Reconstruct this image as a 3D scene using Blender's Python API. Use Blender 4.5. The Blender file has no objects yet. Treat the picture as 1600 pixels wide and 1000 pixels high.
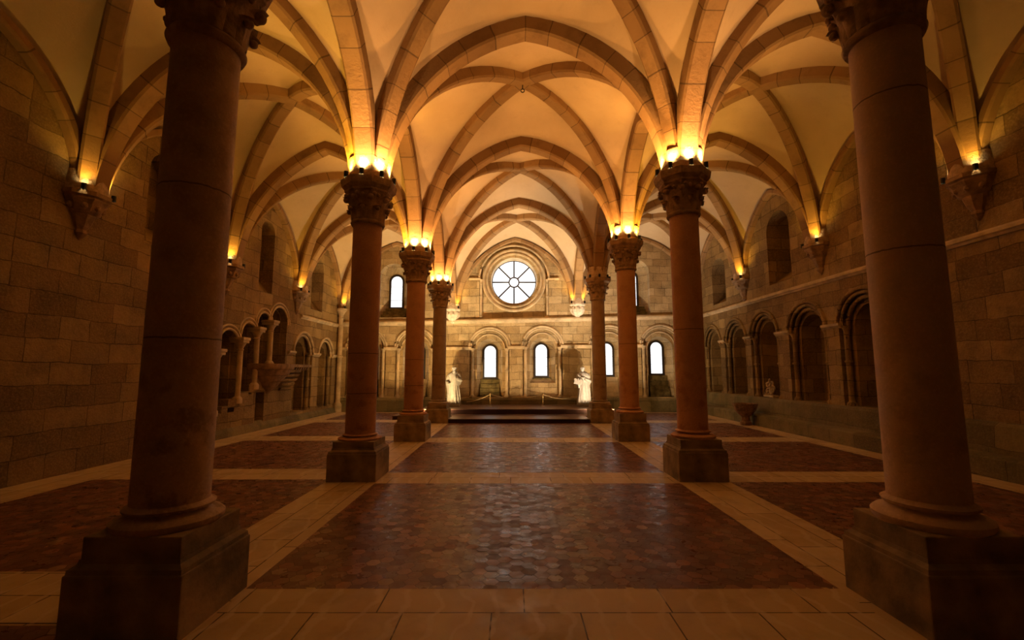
import bpy, bmesh, math, random
from mathutils import Vector, Matrix
from mathutils.geometry import tessellate_polygon
random.seed(7)
PI = math.pi
S = bpy.context.scene
COL = S.collection

# ------------------------------------------------------------------ camera
cam_d = bpy.data.cameras.new('camera'); cam = bpy.data.objects.new('camera', cam_d); COL.objects.link(cam)
cam_d.sensor_width = 36.0; cam_d.lens = 711.0/1600*36; cam_d.clip_start = .05; cam_d.clip_end = 200
cam.location = (-0.24, 0, 1.7); cam.rotation_euler = (PI/2+math.atan(80/711), 0, 0)
S.camera = cam
# ------------------------------------------------------------------ world, exposure
w = bpy.data.worlds.new('world'); S.world = w; w.use_nodes = True
w.node_tree.nodes['Background'].inputs[0].default_value = (.7, .8, 1, 1)
w.node_tree.nodes['Background'].inputs[1].default_value = .3
S.view_settings.view_transform = 'Standard'; S.view_settings.look = 'None'
S.view_settings.gamma = 1; S.view_settings.use_curve_mapping = False
S.view_settings.exposure = 2.25
UP = 0.98     # uplights on the columns
CORB = 1.0   # uplights on the corbels

# ------------------------------------------------------------------ helpers
def tag(o, label=None, cat=None, group=None, kind=None):
    if label: o['label'] = label
    if cat: o['category'] = cat
    if group: o['group'] = group
    if kind: o['kind'] = kind
    return o
def empty(name, loc, rz=0, **k):
    o = bpy.data.objects.new(name, None); COL.objects.link(o)
    o.location = loc; o.rotation_euler = (0, 0, rz); o.empty_display_size = .1
    return tag(o, **k)
def build(name, bm, mat, parent=None, smooth=None, recalc=True):
    if recalc: bmesh.ops.recalc_face_normals(bm, faces=bm.faces)
    me = bpy.data.meshes.new(name); bm.to_mesh(me); bm.free()
    me.materials.append(mat)
    if smooth is not None:
        me.polygons.foreach_set('use_smooth', [True]*len(me.polygons))
        me.set_sharp_from_angle(angle=math.radians(smooth))
    o = bpy.data.objects.new(name, me); COL.objects.link(o)
    if parent: o.parent = parent
    return o
def box(bm, x0, x1, y0, y1, z0, z1, bev=0):
    r = bmesh.ops.create_cube(bm, size=1)
    vs = r['verts']
    for v in vs: v.co = Vector(((x0+x1)/2+v.co.x*(x1-x0), (y0+y1)/2+v.co.y*(y1-y0), (z0+z1)/2+v.co.z*(z1-z0)))
    if bev:
        es = list({e for v in vs for e in v.link_edges})
        bmesh.ops.bevel(bm, geom=es, offset=bev, segments=2, affect='EDGES', profile=.6)
def ring_loft(bm, rings, close=True, cap0=False, cap1=False):
    vr = [[bm.verts.new(p) for p in r] for r in rings]
    n = len(vr[0])
    for a, b in zip(vr, vr[1:]):
        for i in range(n if close else n-1):
            j = (i+1) % n
            try: bm.faces.new((a[i], a[j], b[j], b[i]))
            except ValueError: pass
    if cap0: bm.faces.new(vr[0][::-1])
    if cap1: bm.faces.new(vr[-1])
    return vr
def lathe(bm, prof, c=(0, 0, 0), seg=40, cap=True, rot=0, lobes=0, lobe_amp=0):
    rings = []
    for r, z in prof:
        rings.append([Vector((c[0]+(r*(1+lobe_amp*math.cos(lobes*t)))*math.cos(t+rot), c[1]+(r*(1+lobe_amp*math.cos(lobes*t)))*math.sin(t+rot), c[2]+z))
                      for t in [2*PI*i/seg for i in range(seg)]])
    ring_loft(bm, rings, True, cap, cap)
def ball(bm, c, r, sc=(1, 1, 1), sub=2):
    rr = bmesh.ops.create_icosphere(bm, subdivisions=sub, radius=r)
    for v in rr['verts']: v.co = Vector((v.co.x*sc[0]+c[0], v.co.y*sc[1]+c[1], v.co.z*sc[2]+c[2]))
def tube(bm, pts, r, seg=8, cap=True):
    pts = [Vector(p) for p in pts]; rings = []
    for i, p in enumerate(pts):
        d = (pts[min(i+1, len(pts)-1)]-pts[max(i-1, 0)]).normalized()
        up = Vector((0, 0, 1)) if abs(d.z) < .95 else Vector((1, 0, 0))
        a = d.cross(up).normalized(); b = a.cross(d)
        rad = r[i] if isinstance(r, (list, tuple)) else r
        rings.append([p+a*rad*math.cos(t)+b*rad*math.sin(t) for t in [2*PI*k/seg for k in range(seg)]])
    ring_loft(bm, rings, True, cap, cap)

# ------------------------------------------------------------------ materials
class NT:
    def __init__(s, name):
        s.m = bpy.data.materials.new(name); s.m.use_nodes = True
        s.t = s.m.node_tree; s.b = s.t.nodes['Principled BSDF']
    def n(s, typ, **k):
        nd = s.t.nodes.new(typ)
        for a, v in k.items():
            if a.startswith('i_'):
                key = a[2:]
                key = int(key) if key.isdigit() else key.replace('_', ' ')
                if hasattr(v, 'is_output'): s.t.links.new(v, nd.inputs[key])
                else: nd.inputs[key].default_value = v
            else: setattr(nd, a, v)
        return nd
    def l(s, a, b): s.t.links.new(a, b)
    def math(s, op, a, b=0.0, c=None):
        nd = s.n('ShaderNodeMath', operation=op, i_0=a, i_1=b)
        if c is not None:
            if hasattr(c, 'is_output'): s.l(c, nd.inputs[2])
            else: nd.inputs[2].default_value = c
        return nd.outputs[0]
    def mix(s, f, a, b, mode='MIX'):
        nd = s.n('ShaderNodeMix', data_type='RGBA', blend_type=mode)
        for k, v in ((0, f), (6, a), (7, b)):
            if hasattr(v, 'is_output'): s.l(v, nd.inputs[k])
            else: nd.inputs[k].default_value = v if k == 0 else (v if len(v) == 4 else (*v, 1))
        return nd.outputs[2]
    def noise(s, vec, scale, detail=4, rough=.55):
        nd = s.n('ShaderNodeTexNoise', i_Scale=scale, i_Detail=detail, i_Roughness=rough)
        s.l(vec, nd.inputs['Vector']); return nd.outputs[0]
    def ramp(s, f, lo, hi):
        nd = s.n('ShaderNodeMapRange', i_1=lo, i_2=hi); s.l(f, nd.inputs[0]); return nd.outputs[0]
    def bump(s, h, strength=.5, dist=.02, prev=None):
        nd = s.n('ShaderNodeBump', i_Strength=strength, i_Distance=dist); s.l(h, nd.inputs['Height'])
        if prev is not None: s.l(prev, nd.inputs['Normal'])
        return nd.outputs[0]
def simple(name, col, rough=.7, metal=0, noise=0, nscale=6, bump=0, emit=None, es=0):
    t = NT(name); t.b.inputs['Roughness'].default_value = rough; t.b.inputs['Metallic'].default_value = metal
    if noise or bump:
        g = t.n('ShaderNodeTexCoord').outputs['Object']; n1 = t.noise(g, nscale, 6)
        c = t.mix(t.ramp(n1, .35, .65), tuple(x*(1-noise) for x in col), tuple(min(1, x*(1+noise)) for x in col))
        t.l(c, t.b.inputs['Base Color'])
        if bump: t.l(t.bump(t.noise(g, nscale*4, 5), bump, .02), t.b.inputs['Normal'])
    else: t.b.inputs['Base Color'].default_value = (*col, 1)
    if emit:
        t.b.inputs['Emission Color'].default_value = (*emit, 1); t.b.inputs['Emission Strength'].default_value = es
    return t.m
def ashlar(name, c1, c2, cm, bw=.78, rh=.36, dark=(.10, .07, .035), stain=.5, bumpy=.6):
    t = NT(name); p = t.n('ShaderNodeNewGeometry').outputs['Position']
    sp = t.n('ShaderNodeSeparateXYZ'); t.l(p, sp.inputs[0])
    nz = t.noise(p, .9, 2)
    wob = t.math('MULTIPLY', t.math('SUBTRACT', nz, .5), .16)
    fine = t.math('MULTIPLY', t.math('SUBTRACT', t.noise(p, 9, 3), .5), .035)
    u = t.math('ADD', t.math('ADD', sp.outputs[0], sp.outputs[1]), fine)
    v = t.math('ADD', t.math('ADD', sp.outputs[2], wob), fine)
    cb = t.n('ShaderNodeCombineXYZ'); t.l(u, cb.inputs[0]); t.l(v, cb.inputs[1])
    def brick(bw, rh, off, ms):
        b = t.n('ShaderNodeTexBrick', i_Scale=1.0, i_Mortar_Size=ms, i_Mortar_Smooth=.35, i_Bias=0.0, i_Brick_Width=bw, i_Row_Height=rh)
        b.offset = off; b.squash = .72; b.squash_frequency = 3; b.offset_frequency = 2
        b.inputs['Color1'].default_value = (0, 0, 0, 1); b.inputs['Color2'].default_value = (1, 1, 1, 1); b.inputs['Mortar'].default_value = (.5, .5, .5, 1)
        t.l(cb.outputs[0], b.inputs['Vector']); return b
    b = brick(bw, rh, .43, .009)
    rnd = t.n('ShaderNodeRGBToBW'); t.l(b.outputs['Color'], rnd.inputs[0])
    tone = t.mix(rnd.outputs[0], c1, c2)
    n2 = t.noise(p, 2.3, 8, .65); n3 = t.noise(p, .55, 4)
    tone = t.mix(t.math('MULTIPLY', t.ramp(n2, .45, .75), stain), tone, dark)
    tone = t.mix(t.math('MULTIPLY', t.ramp(n3, .52, .72), stain*.7), tone, tuple(x*.45 for x in c1))
    tone = t.mix(t.math('MULTIPLY', t.ramp(t.noise(p, 30, 4), .45, .7), .3), tone, tuple(min(1, x*1.35) for x in c2))
    f = b.outputs['Fac']
    gap = t.math('MULTIPLY', f, t.ramp(n2, .25, .6))
    tone = t.mix(gap, tone, cm)
    t.l(tone, t.b.inputs['Base Color']); t.b.inputs['Roughness'].default_value = .85
    h = t.math('SUBTRACT', t.math('ADD', t.math('MULTIPLY', t.noise(p, 14, 8, .7), .8), t.math('MULTIPLY', rnd.outputs[0], .35)), t.math('MULTIPLY', f, 1.2))
    t.l(t.bump(h, bumpy, .06), t.b.inputs['Normal'])
    return t.m
def rib_stone(name, c1, c2, cj, L=.52):
    t = NT(name); uv = t.n('ShaderNodeTexCoord').outputs['UV']
    sp = t.n('ShaderNodeSeparateXYZ'); t.l(uv, sp.inputs[0])
    oi = t.n('ShaderNodeObjectInfo').outputs['Random']
    p = t.n('ShaderNodeNewGeometry').outputs['Position']
    u = t.math('ADD', t.math('DIVIDE', sp.outputs[0], L), t.math('MULTIPLY', oi, 7))
    u = t.math('ADD', u, t.math('MULTIPLY', t.math('SINE', t.math('MULTIPLY', u, 2.1)), .13))
    fr = t.math('FRACT', u); cell = t.math('FLOOR', u)
    joint = t.math('LESS_THAN', t.math('ABSOLUTE', t.math('SUBTRACT', fr, .5)), .017)
    wn = t.n('ShaderNodeTexWhiteNoise', noise_dimensions='1D'); t.l(t.math('ADD', t.math('FLOOR', t.math('ADD', u, .5)), t.math('MULTIPLY', oi, 31)), wn.inputs['W'])
    tone = t.mix(wn.outputs[0], c1, c2)
    tone = t.mix(t.math('MULTIPLY', t.ramp(t.noise(p, 3, 7, .65), .5, .75), .55), tone, tuple(x*.5 for x in c1))
    tone = t.mix(t.math('MULTIPLY', joint, .8), tone, cj)
    t.l(tone, t.b.inputs['Base Color']); t.b.inputs['Roughness'].default_value = .85
    h = t.math('SUBTRACT', t.noise(p, 18, 7, .7), joint)
    t.l(t.bump(h, .45, .02), t.b.inputs['Normal'])
    return t.m
def col_stone(name, c1, c2, blotch, joints=(), rough=.75):
    t = NT(name); p = t.n('ShaderNodeTexCoord').outputs['Object']
    tone = t.mix(t.ramp(t.noise(p, 2.2, 8, .7), .35, .65), c1, c2)
    vz = t.n('ShaderNodeSeparateXYZ'); t.l(p, vz.inputs[0])
    low = t.n('ShaderNodeMapRange', i_1=.3, i_2=2.2, i_3=1.0, i_4=.25); t.l(vz.outputs[2], low.inputs[0])
    st = t.math('MULTIPLY', t.ramp(t.noise(p, 4.2, 6, .6), .53, .62), low.outputs[0])
    tone = t.mix(t.math('MULTIPLY', st, .8), tone, blotch)
    tone = t.mix(t.math('MULTIPLY', t.ramp(t.noise(p, 45, 3), .5, .7), .25), tone, tuple(min(1, x*1.5) for x in c2))
    h = t.noise(p, 22, 8, .7)
    for z in joints:
        j = t.math('LESS_THAN', t.math('ABSOLUTE', t.math('SUBTRACT', t.math('ADD', vz.outputs[2], t.math('MULTIPLY', t.noise(p, 12, 2), .02)), z)), .006)
        tone = t.mix(t.math('MULTIPLY', j, .7), tone, (.05, .035, .02)); h = t.math('SUBTRACT', h, j)
    t.l(tone, t.b.inputs['Base Color']); t.b.inputs['Roughness'].default_value = rough
    t.l(t.bump(h, .35, .012), t.b.inputs['Normal'])
    return t.m

M = {}
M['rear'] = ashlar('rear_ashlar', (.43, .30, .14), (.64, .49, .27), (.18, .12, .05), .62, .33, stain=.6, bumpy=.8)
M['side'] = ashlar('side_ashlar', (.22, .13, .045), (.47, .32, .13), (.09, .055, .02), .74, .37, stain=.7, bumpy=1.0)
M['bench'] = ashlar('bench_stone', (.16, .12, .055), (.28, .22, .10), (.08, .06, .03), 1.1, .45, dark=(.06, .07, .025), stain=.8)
M['rib'] = rib_stone('rib_stone', (.30, .17, .07), (.43, .27, .125), (.12, .07, .03))
M['plaster'] = None
t = NT('vault_plaster'); p = t.n('ShaderNodeNewGeometry').outputs['Position']
c = t.mix(t.ramp(t.noise(p, .8, 6, .6), .3, .7), (.60, .45, .28), (.70, .55, .37))
c = t.mix(t.math('MULTIPLY', t.ramp(t.noise(p, 3.5, 8, .7), .55, .8), .35), c, (.42, .30, .18))
t.l(c, t.b.inputs['Base Color']); t.b.inputs['Roughness'].default_value = .9
t.l(t.bump(t.noise(p, 25, 8, .7), .3, .015), t.b.inputs['Normal']); M['plaster'] = t.m
M['trim'] = simple('carved_limestone', (.56, .43, .26), .8, noise=.25, nscale=3, bump=.3)
M['grey_stone'] = simple('old_capital_stone', (.34, .22, .12), .85, noise=.3, nscale=7, bump=.5)
M['capital'] = simple('carved_capital_stone', (.40, .27, .15), .85, noise=.3, nscale=9, bump=.5)
M['white_capital'] = simple('pale_corbel_stone', (.72, .62, .48), .8, noise=.2, nscale=9, bump=.4)
M['springer'] = simple('springer_stone', (.55, .40, .25), .9, noise=.25, nscale=12, bump=.7)
M['plinth'] = simple('plinth_stone', (.30, .22, .12), .8, noise=.45, nscale=3.5, bump=.5)
M['dark_frame'] = simple('dark_window_frame', (.03, .022, .02), .5)
M['black'] = simple('black_lamp_metal', (.02, .02, .02), .4, metal=.5)
M['brass'] = simple('aged_brass', (.45, .32, .14), .35, metal=.9)
M['rope'] = simple('barrier_cord', (.45, .34, .18), .8)
M['iron'] = simple('wrought_iron', (.03, .025, .02), .6, metal=.5)
M['marble'] = simple('white_terracotta', (.36, .345, .325), .6, noise=.1, nscale=10, bump=.15)
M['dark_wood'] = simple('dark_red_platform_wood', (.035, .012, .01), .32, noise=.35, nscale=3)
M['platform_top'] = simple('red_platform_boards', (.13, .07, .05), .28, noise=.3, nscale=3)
M['red_frag'] = simple('weathered_fragment_stone', (.26, .15, .08), .9, noise=.4, nscale=9, bump=.7)
M['moss'] = simple('mossy_sill_stone', (.15, .12, .045), .9, noise=.5, nscale=6, bump=.6)
M['lens'] = simple('lamp_lens', (1, .8, .4), .3, emit=(1, .74, .32), es=30)
M['lens_off'] = simple('unlit_lamp_lens', (.1, .1, .1), .2)
def glass(name, col, es, lattice):
    t = NT(name); p = t.n('ShaderNodeNewGeometry').outputs['Position']
    t.b.inputs['Base Color'].default_value = (.6, .7, .75, 1); t.b.inputs['Roughness'].default_value = .15
    e = t.mix(t.ramp(t.noise(p, 3, 2), .3, .7), col, (1, 1, 1))
    if lattice:
        sp = t.n('ShaderNodeSeparateXYZ'); t.l(p, sp.inputs[0]); k = 9.5
        a = t.math('FRACT', t.math('MULTIPLY', t.math('ADD', sp.outputs[0], sp.outputs[2]), k))
        b = t.math('FRACT', t.math('MULTIPLY', t.math('SUBTRACT', sp.outputs[0], sp.outputs[2]), k))
        g = t.math('MAXIMUM', t.math('LESS_THAN', a, .09), t.math('LESS_THAN', b, .09))
        e = t.mix(g, e, (.42, .48, .58))
    t.l(e, t.b.inputs['Emission Color']); t.b.inputs['Emission Strength'].default_value = es
    return t.m
M['glass'] = glass('daylit_leaded_glass', (.84, .92, 1.0), 0.36, True)
M['rose_glass'] = glass('daylit_clear_glass', (.86, .93, 1.0), 0.42, False)
# flagstone: long pale slabs, uv in metres
t = NT('flagstone'); uv = t.n('ShaderNodeTexCoord').outputs['UV']; p = t.n('ShaderNodeNewGeometry').outputs['Position']
b = t.n('ShaderNodeTexBrick', i_Scale=1.0, i_Mortar_Size=.006, i_Mortar_Smooth=.2, i_Brick_Width=1.05, i_Row_Height=.385)
b.offset = .37; b.squash = .6; b.squash_frequency = 2
b.inputs['Color1'].default_value = (.52, .38, .20, 1); b.inputs['Color2'].default_value = (.64, .50, .30, 1); b.inputs['Mortar'].default_value = (.08, .055, .03, 1)
t.l(uv, b.inputs['Vector'])
wv = t.n('ShaderNodeTexWave', i_Scale=1.3, i_Distortion=9.0, i_Detail=4.0); t.l(p, wv.inputs['Vector'])
c = t.mix(t.math('MULTIPLY', t.ramp(wv.outputs['Fac'], .86, .98), .6), b.outputs['Color'], (.66, .55, .38))
c = t.mix(t.math('MULTIPLY', t.ramp(t.noise(p, 2, 7, .65), .5, .75), .5), c, (.24, .16, .08))
t.l(c, t.b.inputs['Base Color'])
t.l(t.ramp(t.noise(p, 5, 5), -.1, 1.1), t.b.inputs['Roughness']); t.b.inputs['Specular IOR Level'].default_value = .3
t.l(t.bump(t.math('SUBTRACT', t.math('MULTIPLY', t.noise(p, 6, 5), .4), b.outputs['Fac']), .25, .01), t.b.inputs['Normal'])
M['flag'] = t.m
t = NT('hexagonal_terracotta'); at = t.n('ShaderNodeAttribute', attribute_name='tone')
p = t.n('ShaderNodeNewGeometry').outputs['Position']
r = t.n('ShaderNodeSeparateColor'); t.l(at.outputs['Color'], r.inputs[0])
c = t.mix(r.outputs[0], (.13, .05, .032), (.34, .15, .095))
c = t.mix(t.math('MULTIPLY', t.ramp(r.outputs[1], .86, .95), .5), c, (.42, .30, .20))
c = t.mix(t.math('MULTIPLY', t.ramp(t.noise(p, 7, 7, .7), .45, .75), .6), c, (.10, .055, .035))
c = t.mix(t.math('MULTIPLY', t.ramp(t.noise(p, 2.2, 8, .75), .6, .72), .35), c, (.42, .33, .24))
t.l(c, t.b.inputs['Base Color'])
t.l(t.math('ADD', t.math('MULTIPLY', r.outputs[2], .22), t.math('MULTIPLY_ADD', t.noise(p, 11, 5), .6, .02)), t.b.inputs['Roughness']); t.b.inputs['Specular IOR Level'].default_value = .35
t.l(t.bump(t.noise(p, 30, 5, .6), .3, .006), t.b.inputs['Normal'])
M['hex'] = t.m
M['grout'] = simple('dark_grout', (.09, .05, .03), .8)
SH = dict(
 pink=col_stone('mottled_pink_stone', (.42, .28, .18), (.60, .42, .28), (.16, .09, .05), (1.95, 3.1)),
 pale=col_stone('pale_pink_stone', (.60, .43, .30), (.68, .50, .36), (.46, .31, .20), (2.62, 3.86)),
 red=col_stone('reddish_stone', (.50, .27, .15), (.60, .34, .20), (.28, .12, .07), (1.35, 2.0)),
 red2=col_stone('warm_red_stone', (.54, .30, .17), (.64, .38, .23), (.34, .15, .09), (2.4,)),
 grey=col_stone('greyish_stone', (.34, .24, .15), (.46, .34, .22), (.2, .13, .08), (1.6, 2.9)))

# ------------------------------------------------------------------ grid of the hall
GX = [-7.7, -2.73, 2.73, 7.85]
GY = [-0.6, 3.45, 7.63, 11.67, 15.6, 19.5]
ZS = [[4.9, 5.05, 5.12, 5.15], [4.85, 5.05, 5.12, 5.12], [4.74, 4.94, 5.1, 5.08], [4.45, 4.74, 5.06, 5.0],
      [4.43, 4.63, 4.88, 4.87], [4.36, 4.36, 4.58, 4.8]]
TA = [[7.6, 7.85, 7.85], [7.6, 7.82, 7.85], [7.6, 7.74, 7.85], [7.55, 7.66, 7.81], [7.35, 7.5, 7.6], [7.15, 7.35, 7.42]]
XA = [[7.9, 8.3, 8.1], [7.85, 8.22, 8.05], [7.72, 8.14, 8.0], [7.58, 7.91, 7.85], [7.38, 7.62, 7.65]]
LA = [6.85, 7.15, 7.3, 7.18]
NX = lambda i, j: {(5, 1): -2.8, (5, 2): 2.58, (1, 2): 2.80}.get((i, j), GX[j])
def node(i, j): return Vector((NX(i, j), GY[i], ZS[i][j]))

# ------------------------------------------------------------------ floor
def uvbox(bm, x0, x1, y0, y1, z0, z1, swap=False, off=(0, 0)):
    uvl = bm.loops.layers.uv.verify(); n0 = len(bm.faces)
    box(bm, x0, x1, y0, y1, z0, z1); bm.faces.ensure_lookup_table()
    for f in bm.faces[n0:]:
        for l in f.loops:
            a, b_ = l.vert.co.x-x0+off[0], l.vert.co.y-y0+off[1]
            l[uvl].uv = (b_, a) if swap else (a, b_)
bm = bmesh.new(); uvbox(bm, -9.6, 9.6, -1.4, 20.8, -.3, -.004)
floor = build('floor', bm, M['flag']); tag(floor, 'stone flag floor laid between panels of red hexagonal tiles', kind='structure')
strips = []
def strip(x0, x1, y0, y1, swap=False):
    bm = bmesh.new(); uvbox(bm, x0, x1, y0, y1, -.1, 0, swap, (random.random()*3, 0))
    build('flagstone_strip', bm, M['flag'], floor)
XI, XO = 2.33, 3.12
yb = [3.08, 7.2, 11.25, 15.3]
LS, RS = .22, .05
for i, y in enumerate(yb):
    strip(-XI, XI, y-.03, y+.74)
    strip(-6.85, -XO, y+LS, y+LS+.8); strip(XO, 6.9, y+RS, y+RS+.74)
strip(-XO, -XI, -.6, 19.5, True); strip(XI, XO, -.6, 19.5, True)
strip(-7.7, -6.85, -.6, 19.5, True); strip(6.9, 7.9, -.6, 19.5, True)
def hexpanel(x0, x1, y0, y1):
    bm = bmesh.new(); cl = bm.loops.layers.color.new('tone')
    R = .071; dx = R*1.5; dy = R*math.sqrt(3); g = .0022
    i = 0; x = x0
    while x < x1+R:
        y = y0+(dy/2 if i % 2 else 0)
        while y < y1+R:
            tz = random.gauss(0, .0007); a = random.gauss(0, .012); b_ = random.gauss(0, .012)
            pts = []
            for k in range(6):
                t_ = PI/3*k; px = x+(R-g)*math.cos(t_); py = y+(R-g)*math.sin(t_)
                qx = min(max(px, x0), x1); qy = min(max(py, y0), y1)
                pts.append((qx, qy, .001+tz+a*(qx-x)+b_*(qy-y)))
            ar = sum(pts[k][0]*pts[(k+1) % 6][1]-pts[(k+1) % 6][0]*pts[k][1] for k in range(6))/2
            if ar > .0004:
                f = bm.faces.new([bm.verts.new(p_) for p_ in pts])
                c_ = (random.random(), random.random(), random.random(), 1)
                for l in f.loops: l[cl] = c_
            y += dy
        x += dx; i += 1
    o = build('hexagonal_tile_panel', bm, M['hex'], floor, recalc=False)
    bm = bmesh.new(); box(bm, x0, x1, y0, y1, -.1, -.0035); build('tile_bedding', bm, M['grout'], o)
ends = [(-.6+.75, yb[0]-.03)]+[(yb[i]+.71, yb[i+1]-.03) for i in range(3)]+[(yb[3]+.71, 19.3)]
for k, (a, b_) in enumerate(ends):
    if k < 4: hexpanel(-XI, XI, a, b_)
    if k == 0: a2, b2 = a, b_+LS
    else: a2, b2 = a+LS+.09, b_+(LS+.03 if k < 4 else -.3)
    hexpanel(-6.85, -XO, a2, b2)
    hexpanel(XO, 6.9, a+RS*(k > 0)+.03, b_+(RS+.03 if k < 4 else -.3))

# ------------------------------------------------------------------ vault: ribs and webs
PT = 1.10
def half(P, Mx, za, r0, n=18, off=0.0):
    """arc rising from springing P to the apex over Mx; off = distance outward from the soffit"""
    d = Vector((Mx[0]-P.x, Mx[1]-P.y)); L = d.length; d.normalize(); s = L-r0; h = za-P.z
    out = []
    if h >= s:
        r = (s*s+h*h)/(2*s)*PT; ch = math.hypot(s, h); q = math.sqrt(r*r-ch*ch/4)
        ccx, ccz = s/2+q*h/ch, h/2-q*s/ch            # centre of the arc, below and beyond the opening
        f0 = math.atan2(-ccz, ccx); fm = math.atan2(h-ccz, ccx-s)
        fn = lambda f: (r0+ccx-r*math.cos(f0+(fm-f0)*f/fm), P.z+ccz+r*math.sin(f0+(fm-f0)*f/fm), -math.cos(f0+(fm-f0)*f/fm), math.sin(f0+(fm-f0)*f/fm))
    else:
        fm = PI/2
        def fn(f):
            nx, nz = -math.cos(f)/s, math.sin(f)/h; q = math.hypot(nx, nz)
            return (r0+s*(1-math.cos(f)), P.z+h*math.sin(f), nx/q, nz/q)
    for k in range(n+1):
        x, z, nx, nz = fn(fm*k/n)
        if k == n: nx, nz = 0, 1
        out.append((Vector((P.x+d.x*(x+nx*off), P.y+d.y*(x+nx*off), z+nz*off)), Vector((d.x*nx, d.y*nx, nz)), Vector((-d.y, d.x, 0))))
    return out
ceiling = None
bmw = bmesh.new()
R0 = .30; RD = .30
def rib(name, P, Q, za, wd=.32, dep=RD, r0=R0, mid=None):
    Mx = mid if mid else ((P.x+Q.x)/2, (P.y+Q.y)/2)
    bm = bmesh.new(); uvl = bm.loops.layers.uv.verify()
    A = half(P, Mx, za, r0); B = half(Q, Mx, za, r0)
    seq = [(p, n, s) for p, n, s in A]+[(p, n, -s) for p, n, s in B[::-1][1:]]
    ch = .035; hw = wd/2
    prof = [(-hw, dep), (-hw, ch), (-hw+ch, 0), (hw-ch, 0), (hw, ch), (hw, dep)]
    acc = 0; prev = None; rows = []
    for p, n, s in seq:
        if prev is not None: acc += (p-prev).length
        prev = p; rows.append(([bm.verts.new(p+s*a+n*b_) for a, b_ in prof], acc))
    vv = [0, dep, dep+.05, dep+wd-.02, dep+wd+.03, 2*dep+wd]
    for (ra, ua), (rb, ub) in zip(rows, rows[1:]):
        for k in range(5):
            f = bm.faces.new((ra[k], ra[k+1], rb[k+1], rb[k]))
            for l, uu, v_ in zip(f.loops, (ua, ua, ub, ub), (vv[k], vv[k+1], vv[k+1], vv[k])): l[uvl].uv = (uu, v_)
    return name, bm
ribs = []
nr, nc = 6, 4
for i in range(nr):
    for j in range(3):
        P, Q = node(i, j), node(i, j+1)
        if i in (0, 5):
            yy = .07 if i == 0 else -.07
            P.y += yy; Q.y += yy
            ribs.append(rib('wall_rib', P, Q, TA[i][j], .2, .14, .25))
        else: ribs.append(rib('transverse_rib', P, Q, TA[i][j], .34))
for j in range(4):
    for i in range(5):
        P, Q = node(i, j), node(i+1, j)
        if j in (0, 3):
            xx = .07 if j == 0 else -.07
            P.x += xx; Q.x += xx
            ribs.append(rib('wall_rib', P, Q, LA[j]-.03, .2, .14, .22))
        else: ribs.append(rib('longitudinal_rib', P, Q, LA[j]-.05*i, .34))
def webcell(P, Q, Mx, za, C, zc, roff, r0a=R0, ns=6):
    for a in (P, Q):
        A = [v[0] for v in half(a, Mx, za, r0a, 18, roff)]
        D = [v[0] for v in half(a, C, zc, R0, 18, .2)]
        rows = []
        for k in range(19):
            t_ = k/18; row = []
            for q in range(ns+1):
                s = q/ns; v = A[k].lerp(D[k], s); v.z += .10*math.sin(PI*s)*t_
                row.append(bmw.verts.new(v))
            rows.append(row)
        for ra, rb in zip(rows, rows[1:]):
            for q in range(ns): bmw.faces.new((ra[q], ra[q+1], rb[q+1], rb[q]))
for i in range(5):
    for j in range(3):
        n00, n01, n10, n11 = node(i, j), node(i, j+1), node(i+1, j), node(i+1, j+1)
        C = ((n00.x+n01.x+n10.x+n11.x)/4, (n00.y+n10.y)/2); zc = XA[i][j]
        for P in (n00, n01, n10, n11):
            pass
        ribs.append(rib('diagonal_rib', n00, n11, zc, .27, .28, R0, C)); ribs.append(rib('diagonal_rib', n01, n10, zc, .27, .28, R0, C))
        webcell(n00, n01, ((n00.x+n01.x)/2, n00.y), TA[i][j], C, zc, .14 if i == 0 else .2, .25 if i == 0 else R0)
        webcell(n10, n11, ((n10.x+n11.x)/2, n10.y), TA[i+1][j], C, zc, .14 if i == 4 else .2, .25 if i == 4 else R0)
        webcell(n00, n10, (n00.x, C[1]), LA[j]-(.03 if j == 0 else .05*i), C, zc, .13 if j == 0 else .2, .22 if j == 0 else R0)
        webcell(n01, n11, (n01.x, C[1]), LA[j+1]-(.03 if j == 2 else .05*i), C, zc, .13 if j == 2 else .2, .22 if j == 2 else R0)
bmesh.ops.remove_doubles(bmw, verts=bmw.verts, dist=.002)
ceiling = build('ceiling', bmw, M['plaster'], smooth=35)
tag(ceiling, 'plastered ribbed cross vault over the hall', kind='structure')
for nme, bm in ribs: build(nme, bm, M['rib'], ceiling, smooth=35)

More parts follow.
